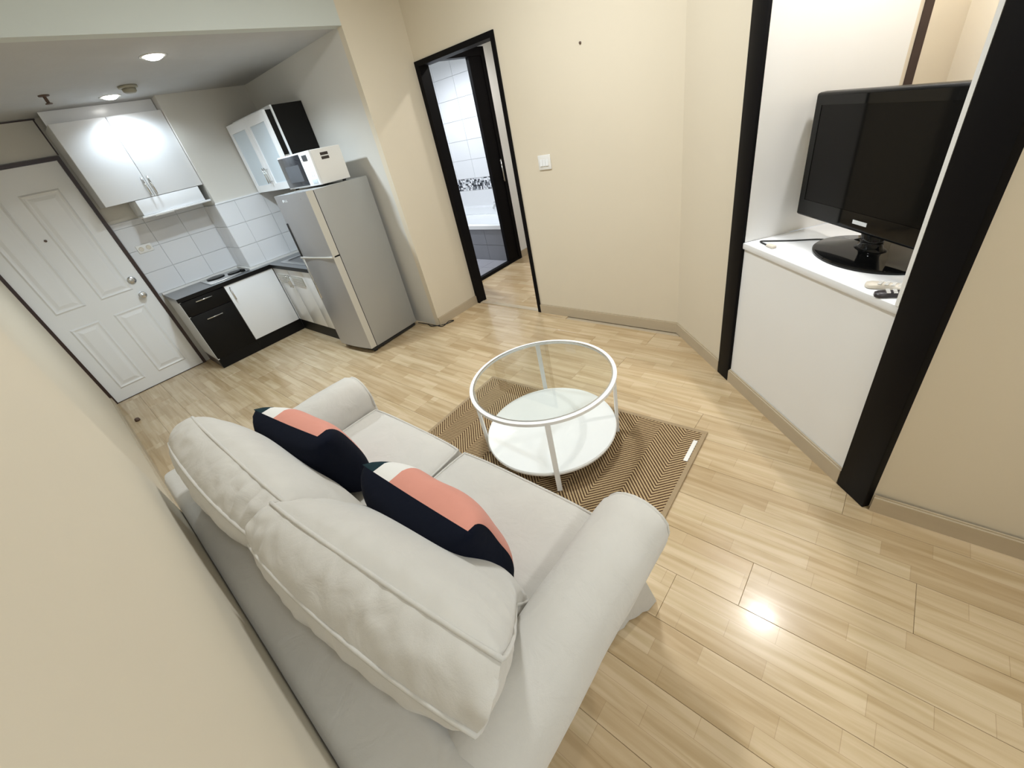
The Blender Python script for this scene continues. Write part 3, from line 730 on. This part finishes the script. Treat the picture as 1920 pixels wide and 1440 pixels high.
# ------------------------------------------------------------------ television
tv = thing('television', 'black flat television on a glossy oval stand in the white niche', 'television', (*D(1.086, .216), .8275), (0, 0, DROT+R(-4)))
TW, THH, TZ0 = .775, .476, .089
x0 = -.384; x1 = x0+TW
bm = bmesh.new(); box(bm, (x0, -.022, TZ0), (x1, .022, TZ0+THH), .010, 3); mesh('bezel', bm, 'black_satin', tv, auto=40)
bm = bmesh.new(); box(bm, (x0+.05, .020, TZ0+.06), (x1-.05, .065, TZ0+THH-.06), .02, 2); mesh('back_cover', bm, 'black_satin', tv, auto=40)
BX('bezel_face', [((x0+.012, -.0245, TZ0+.012), (x0+.045, -.0215, TZ0+THH-.010)), ((x1-.045, -.0245, TZ0+.012), (x1-.012, -.0215, TZ0+THH-.010)), ((x0+.045, -.0245, TZ0+THH-.042), (x1-.045, -.0215, TZ0+THH-.010)), ((x0+.045, -.0245, TZ0+.012), (x1-.045, -.0215, TZ0+.072))], 'black_gloss', tv)
B('screen', (x0+.045, -.0225, TZ0+.072), (x1-.045, -.0205, TZ0+THH-.042), 'screen', tv)
B('logo', (x0+TW/2-.035, -.0262, TZ0+.032), (x0+TW/2+.035, -.0244, TZ0+.046), 'logo', tv)
bm = bmesh.new(); n = 48
prof = [(1, 0), (1.0, .007), (.97, .012), (.5, .018), (.1, .02)]
rings = [[bm.verts.new((.235*q*math.cos(2*math.pi*i/n)+.025, .165*q*math.sin(2*math.pi*i/n)+.03, h)) for i in range(n)] for q, h in prof]
for a, b_ in zip(rings, rings[1:]):
    for i in range(n): bm.faces.new((a[i], a[(i+1) % n], b_[(i+1) % n], b_[i]))
bm.faces.new(rings[0][::-1]); bm.faces.new(rings[-1]); mesh('stand_base', bm, 'black_gloss', tv, auto=35)
bm = bmesh.new(); rings = []
for q, h in ((.075, .015), (.05, .03), (.045, .05), (.06, .110)):
    rings.append([bm.verts.new((q*math.cos(2*math.pi*i/24)+.015, .6*q*math.sin(2*math.pi*i/24)+.035, h)) for i in range(24)])
for a, b_ in zip(rings, rings[1:]):
    for i in range(24): bm.faces.new((a[i], a[(i+1) % 24], b_[(i+1) % 24], b_[i]))
bm.faces.new(rings[0][::-1]); bm.faces.new(rings[-1]); mesh('stand_neck', bm, 'black_gloss', tv, smooth=True)
# cable, its plug, and remote controls on the counter (coordinates in the slanted wall's frame)
bm = bmesh.new()
tube(bm, smooth_pts([(1.02, .31, .86), (.94, .285, .8305), (.86, .235, .8305), (.80, .15, .8305), (.745, .085, .8305), (.72, .055, .8305), (.735, .045, .8305), (.79, .040, .8305)], 8), .0035, 6)
tag(mesh('tv_cable', bm, 'rubber', loc=DL, rotz=DROT, smooth=True), 'thin black cable lying on the counter beside the television', 'cable')
bm = bmesh.new(); box(bm, (.79, .030, .8275), (.835, .052, .8385), .003); tag(mesh('cable_plug', bm, 'plastic_cream', loc=DL, rotz=DROT, auto=40), 'small beige connector at the end of the black cable', 'connector')
def remote(name, label, m, m2, t_, d_, ang, L_=.17, wd=.045, z=.8275, hh=.018):
    ax = P0+DV*t_+NV*d_
    o = thing(name, label, 'remote control', (ax.x, ax.y, z), (0, 0, DROT+R(ang)), 'remote controls on the counter')
    bm = bmesh.new(); n = 14; secs = []
    for k in range(n+1):
        s = k/n; w_ = wd/2*(.72+.28*math.cos(2*math.pi*(s-.1))**2)*(1-.5*max(0, abs(2*s-1)-.9)/.1); hgt = hh*(.75+.25*math.sin(math.pi*s))
        secs.append([bm.verts.new(p) for p in (((s-.5)*L_, -w_, .002), ((s-.5)*L_, -w_*1.0, hgt*.6), ((s-.5)*L_, -w_*.7, hgt), ((s-.5)*L_, w_*.7, hgt), ((s-.5)*L_, w_, hgt*.6), ((s-.5)*L_, w_, .002))])
    for a, b_ in zip(secs, secs[1:]):
        for i in range(6): bm.faces.new((a[i], a[(i+1) % 6], b_[(i+1) % 6], b_[i]))
    bm.faces.new(secs[0][::-1]); bm.faces.new(secs[-1]); mesh('case', bm, m, o, auto=50)
    bm = bmesh.new()
    for i in range(6):
        for j in range(3): box(bm, (-.05*L_/.17+i*.018, -.014+j*.011, hh*.9), (-.05*L_/.17+.010+i*.018, -.007+j*.011, hh+.0015))
    mesh('buttons', bm, m2, o)
    return o
remote('remote_control', 'cream remote control on the counter in front of the television stand', 'plastic_cream', 'plastic_white', 1.415, .075, 32)
remote('remote_control', 'dark remote control with white end nearest the black trim', 'plastic_dark', 'plastic_white', 1.462, .048, 55, .14, .04)

# ------------------------------------------------------------------ rug
rug = thing('rug', 'brown herringbone woven rug with tan border under the glass table', 'rug', (1.549, 1.976, 0), (0, 0, R(2.3)))
RX, RY = .40, .748
B('weave', (-RX+.012, -RY+.012, .001), (RX-.012, RY-.012, .009), 'rug_weave', rug)
BX('border', [((-RX, -RY, .0005), (-RX+.022, RY, .011)), ((RX-.022, -RY, .0005), (RX, RY, .011)), ((-RX+.022, -RY, .0005), (RX-.022, -RY+.022, .011)), ((-RX+.022, RY-.022, .0005), (RX-.022, RY, .011))], 'rug_border', rug, bev=.002)
B('label_tag', (RX-.25, -RY+.024, .0105), (RX-.09, -RY+.044, .013), 'tag_white', rug, .001)

# ------------------------------------------------------------------ round glass coffee table
ct = thing('coffee_table', 'round coffee table with glass top, white frame and white lower shelf', 'coffee table', (1.551, 1.938, .0115))
def ringm(r0, r1, z0, z1, n=72):
    bm = bmesh.new(); R4 = [[bm.verts.new((r*math.cos(2*math.pi*i/n), r*math.sin(2*math.pi*i/n), z)) for i in range(n)] for r, z in ((r0, z0), (r1, z0), (r1, z1), (r0, z1))]
    for k in range(4):
        a, b_ = R4[k], R4[(k+1) % 4]
        for i in range(n): bm.faces.new((a[i], a[(i+1) % n], b_[(i+1) % n], b_[i]))
    return bm
mesh('top_ring', ringm(.355, .374, .424, .440), 'table_white', ct, auto=40)
bm = bmesh.new(); lathe(bm, [(.350, .432), (.3505, .438), (.350, .4385)], n=72); mesh('glass_top', bm, 'glass', ct, auto=30)
mesh('ring_lip', ringm(.351, .356, .4385, .4425), 'steel', ct)
bm = bmesh.new(); lathe(bm, [(.33, .088), (.352, .090), (.356, .104), (.352, .112), (.345, .108)], n=72); mesh('shelf', bm, 'table_white', ct, auto=40)
for k in range(4):
    a = R(40+90*k); c, s = math.cos(a), math.sin(a); r0, r1 = .356, .371
    bm = bmesh.new()
    hw = .0125
    pts = [(r0*c-hw*-s*-1, 0)]
    poly = [(r0*c+hw*s, r0*s-hw*c), (r1*c+hw*s, r1*s-hw*c), (r1*c-hw*s, r1*s+hw*c), (r0*c-hw*s, r0*s+hw*c)]
    prism(bm, poly, 0, .425); mesh('leg', bm, 'table_white', ct)

# ------------------------------------------------------------------ sofa
sf = thing('sofa', 'light beige fabric two-seat sofa with rolled arms against the left wall', 'sofa', (.53, 1.92, 0))
SO = Vector(sf.location)
def nz(p, f, a, seed=0): return noise.noise(Vector(p)*f+Vector((seed, seed*1.7, 3.1)))*a
def sofa_mesh(name, bm, m='sofa_fabric', parent=sf):
    for v in bm.verts: v.co -= SO
    return mesh(name, bm, m, parent, auto=60)
def arm(sign, yin, name='arm'):
    """rolled arm; sign -1 = arm on the near (low y) side"""
    bm = bmesh.new(); prof = [(0, .03), (0, .15), (0, .30), (0, .46)]
    cx_, cz_, r_ = .098, .528, .106
    for k in range(17):
        a = R(180-k*(285/16)); prof.append((cx_+r_*math.cos(a), cz_+r_*math.sin(a)))
    prof += [(.098, .38), (.080, .28), (.070, .20), (.064, .12), (.060, .015)]
    prof += [(.03, .012)]
    n = 26; secs = []
    for i in range(n+1):
        t_ = i/n; x = .13+.838*t_
        sh = 1.0; e = max(0, (x-.925)/.043)
        sec = []
        for (s, z) in prof:
            ss, zz = s, z
            if e > 0:
                k_ = 1-.10*e*e; ss = .095+(s-.095)*k_; zz = .40+(z-.40)*(k_ if z > .1 else 1)
            flare = max(0, .16-z)*.08*(1 if s > .1 else 0)*(1+.5*math.sin(x*38))
            p = (x, yin+sign*(ss+flare), zz)
            dn = nz(p, 7, .006, 2)+nz(p, 22, .0018, 5)
            sec.append(bm.verts.new((p[0]+ (0 if i not in (0, n) else 0), p[1]+sign*dn, p[2]+dn*.7)))
        secs.append(sec)
    for a, b_ in zip(secs, secs[1:]):
        m_ = len(a)
        for k in range(m_): bm.faces.new((a[k], a[(k+1) % m_], b_[(k+1) % m_], b_[k]))
    # domed front
    c = [sum((v.co for v in secs[-1]), Vector())/len(secs[-1])]
    inner = [bm.verts.new(v.co.lerp(c[0], .12)+Vector((.012, 0, 0))) for v in secs[-1]]
    m_ = len(inner)
    for k in range(m_): bm.faces.new((secs[-1][k], secs[-1][(k+1) % m_], inner[(k+1) % m_], inner[k]))
    bm.faces.new(inner); bm.faces.new(secs[0][::-1])
    pts = [v.co.copy()+Vector((.001, 0, 0)) for v in secs[-1]][3:-3]
    o = sofa_mesh(name, bm)
    bm = bmesh.new(); tube(bm, pts, .005, 6); sofa_mesh('piping', bm, parent=o)
arm(-1, 1.243); arm(1, 2.597)
def rounded(name, lo, hi, bev, seg=4, cuts=14, amp=.004):
    bm = bmesh.new(); box(bm, lo, hi)
    bmesh.ops.subdivide_edges(bm, edges=bm.edges[:], cuts=cuts, use_grid_fill=True)
    c = [(lo[i]+hi[i])/2 for i in range(3)]; h = [(hi[i]-lo[i])/2 for i in range(3)]
    for v in bm.verts:
        q = [v.co[i]-c[i] for i in range(3)]
        k = [max(-h[i]+bev, min(h[i]-bev, q[i])) for i in range(3)]
        d = Vector([q[i]-k[i] for i in range(3)])
        if d.length > 1e-6:
            mx = max(abs(a) for a in d); d = d.normalized()*bev*(mx/bev if mx < bev else 1)
        v.co = Vector([c[i]+k[i] for i in range(3)])+d
        n_ = Vector(q).normalized(); v.co += n_*(nz(v.co, 6, amp, 4)+nz(v.co, 20, amp*.35, 8))
    return sofa_mesh(name, bm)
rounded('backrest', (.101, 1.012, .02), (.275, 2.832, .64), .035, cuts=30, amp=.002)
rounded('seat_base', (.20, 1.20, .02), (.935, 2.64, .30), .02, cuts=10, amp=.002)
# skirt along the front and round both corners, with pleats
bm = bmesh.new(); a = []; b_ = []
path = [(.80+.17*k/10, 1.186-.062*(k/10)**1.5, 0, -1) for k in range(11)] + [(.978, 1.120, .7, -.7)] + [(.984, 1.137+(2.703-1.137)*k/60, 1, 0) for k in range(61)] + [(.978, 2.720, .7, .7)] + [(.97-.17*k/10, 2.716-.062*(k/10)**.7, 0, 1) for k in range(11)]
for i, (x, y, nx_, ny_) in enumerate(path):
    wv = .014+.007*math.sin(i*1.9)+.005*math.sin(i*.7)+(.016 if abs(nx_) == .7 else 0)
    a.append(bm.verts.new((x-.012, y, .20))); b_.append(bm.verts.new((x+nx_*wv*1.4, y+ny_*wv*.5, .006)))
for i in range(len(path)-1): bm.faces.new((a[i], a[i+1], b_[i+1], b_[i]))
a2 = [bm.verts.new((v.co.x-p[2]*.010, v.co.y-p[3]*.010, v.co.z)) for v, p in zip(a, path)]; b2 = [bm.verts.new((v.co.x-p[2]*.010, v.co.y-p[3]*.010, v.co.z)) for v, p in zip(b_, path)]
for i in range(len(path)-1):
    bm.faces.new((a2[i+1], a2[i], b2[i], b2[i+1])); bm.faces.new((b_[i], b_[i+1], b2[i+1], b2[i])); bm.faces.new((a[i+1], a[i], a2[i], a2[i+1]))
sofa_mesh('skirt', bm)

def cushion(name, parent, mtx, T, W, H, edge, band, n=22, wr=.006, seed=0, corner=.05, m='sofa_fabric', pipe=True, loft=.5, crown=0.0, nar=0.0, nside=-1, bow=0.0):
    """boxed cushion: local u thickness, v width, w height; mtx puts it into the parent's space"""
    def mp(u_, v, w_):
        th_ = T/2*(edge*(1+(.9 if u_ < 0 else .15)*bow*(1-v*v))+(1-edge)*max(0, (1-abs(v)**3)*(1-abs(w_)**3))**loft)
        o_ = band*(1-u_*u_)
        cr = crown*(1-v*v)
        y = v*(W/2*(1-corner*(w_*w_)**2)+o_); z = w_*(H/2*(1-corner*(v*v)**2)+o_) + (cr*max(0, w_))
        y -= nside*nar*min(1, (1-w_)/1.5)*max(0, nside*v)
        return Vector((u_*th_, y, z))
    bm = bmesh.new(); bmesh.ops.create_cube(bm, size=2)
    bmesh.ops.subdivide_edges(bm, edges=bm.edges[:], cuts=n, use_grid_fill=True)
    for v in bm.verts:
        q = v.co.copy(); p = mp(*q)
        amp = wr
        isband = max(abs(q.y), abs(q.z)) > .98
        d = nz((p.x, p.y, p.z), 4, amp*.5, seed)
        if isband:
            s = p.y if abs(q.z) > .98 else p.z
            d += amp*1.9*(1-q.x*q.x)*noise.noise(Vector((s*34+seed, q.x*1.1, seed)))*(.4+max(0, noise.noise(Vector((s*4+seed, 1.3, seed)))+.3))
            g = Vector((0, q.y if abs(q.y) > .98 else 0, q.z if abs(q.z) > .98 else 0)).normalized()
        else:
            rad = math.atan2(q.y, q.z); ed = max(abs(q.y), abs(q.z))
            s = p.y if abs(q.z) > abs(q.y) else p.z
            d += amp*1.0*max(0, ed-.55)/.45*noise.noise(Vector((s*24, seed*2.0, ed*2)))
            g = Vector((q.x, 0, 0))
        v.co = mtx @ (p+g*d)
    o = mesh(name, bm, m, parent, auto=70)
    if pipe:
        for u_ in (1, -1):
            pts = []
            k = 26
            for i in range(k): pts.append(mp(u_, -1+2*i/k, -1))
            for i in range(k): pts.append(mp(u_, 1, -1+2*i/k))
            for i in range(k): pts.append(mp(u_, 1-2*i/k, 1))
            for i in range(k): pts.append(mp(u_, -1, 1-2*i/k))
            bm = bmesh.new(); tube(bm, [mtx @ p for p in pts], .0052, 6, closed=True); mesh('piping', bm, m, o, smooth=True)
    return o
def place(c, rot): return Matrix.Translation(Vector(c)-SO) @ rot
# seat cushions lie flat: thickness axis is z
for yc, sd in ((1.583, 1), (2.258, 6)):
    rot = Matrix.Rotation(R(-90), 4, 'Y')   # u -> z
    cushion('seat_cushion', sf, place((.66, yc, .375), rot), .19, .655, .60, .80, .012, seed=sd, corner=.03, wr=.005)
for c_, sd, rz, ay, rx, wd, nr, ns in (((.416, 1.459, .654), 3, 5.7, -32, .7, .775, .17, -1), ((.357, 2.183, .652), 9, -.4, -23, 5, .735, .02, 1)):
    rot = Matrix.Rotation(R(rz), 4, 'Z') @ Matrix.Rotation(R(ay), 4, 'Y') @ Matrix.Rotation(R(rx), 4, 'X')
    cushion('back_cushion', sf, place(c_, rot), .255, wd, .47, .43, .016, n=52, seed=sd, corner=.045, wr=.009, crown=.012, nar=nr, nside=ns, bow=.22)

# ------------------------------------------------------------------ throw pillows
def pillow(label, c, rot, T=.19, W=.45, H=.33, seed=0, p0=.035, jl=0):
    bm = bmesh.new(); n = 28; grid = {}
    def mp(u_, v, w_):
        th_ = T/2*max(0, (1-v**4)*(1-w_**4))**.45
        y = v*W/2*(1-.055*(1-abs(w_)**1.5)) ; z = w_*H/2*(1-.055*(1-abs(v)**1.5))
        p = Vector((u_*th_, y, z)); p.x += nz(p, 7, .008, seed)*min(1, th_*18)
        return p
    for side in (1, -1):
        for i in range(n+1):
            for j in range(n+1):
                v, w_ = -1+2*i/n, -1+2*j/n
                v = math.copysign(abs(v)**.8, v); w_ = math.copysign(abs(w_)**.8, w_)
                if i in (0, n) or j in (0, n):
                    if side == 1: grid[(1, i, j)] = grid[(-1, i, j)] = bm.verts.new(mp(0, v, w_))
                else: grid[(side, i, j)] = bm.verts.new(mp(side, v, w_))
        if side == 1: continue
    for side in (1, -1):
        for i in range(n):
            for j in range(n):
                q = [grid[(side, i, j)], grid[(side, i+1, j)], grid[(side, i+1, j+1)], grid[(side, i, j+1)]]
                try: f = bm.faces.new(q if side == 1 else q[::-1])
                except ValueError: continue
                f.smooth = True
                if side == 1:      # colour blocks on the front
                    if j >= n*jl: f.material_index = 1 if n*p0 <= i < n*.66 else (2 if n*.66 <= i < n*.83 else (3 if i >= n*.83 else 0))
                    else: f.material_index = 0
    M = Matrix.Translation(Vector(c)) @ rot
    o = mesh('throw_pillow', bm, ['navy', 'pink', 'pillow_white', 'pillow_green'], auto=75)
    o.matrix_world = M
    return tag(o, label, 'cushion', 'colour-block throw pillows on the sofa')
def prot(lean, rz, spin=0): return Matrix.Rotation(R(rz), 4, 'Z') @ Matrix.Rotation(R(lean), 4, 'Y') @ Matrix.Rotation(R(spin), 4, 'X')
pillow('navy, pink and white throw pillow on the sofa seat nearest the camera', (.574, 1.560, .655), prot(-11, 1, 1), seed=2)
pillow('navy, pink and white throw pillow by the far sofa arm', (.548, 2.285, .650), prot(-12, 8, 4), seed=7, p0=.12)
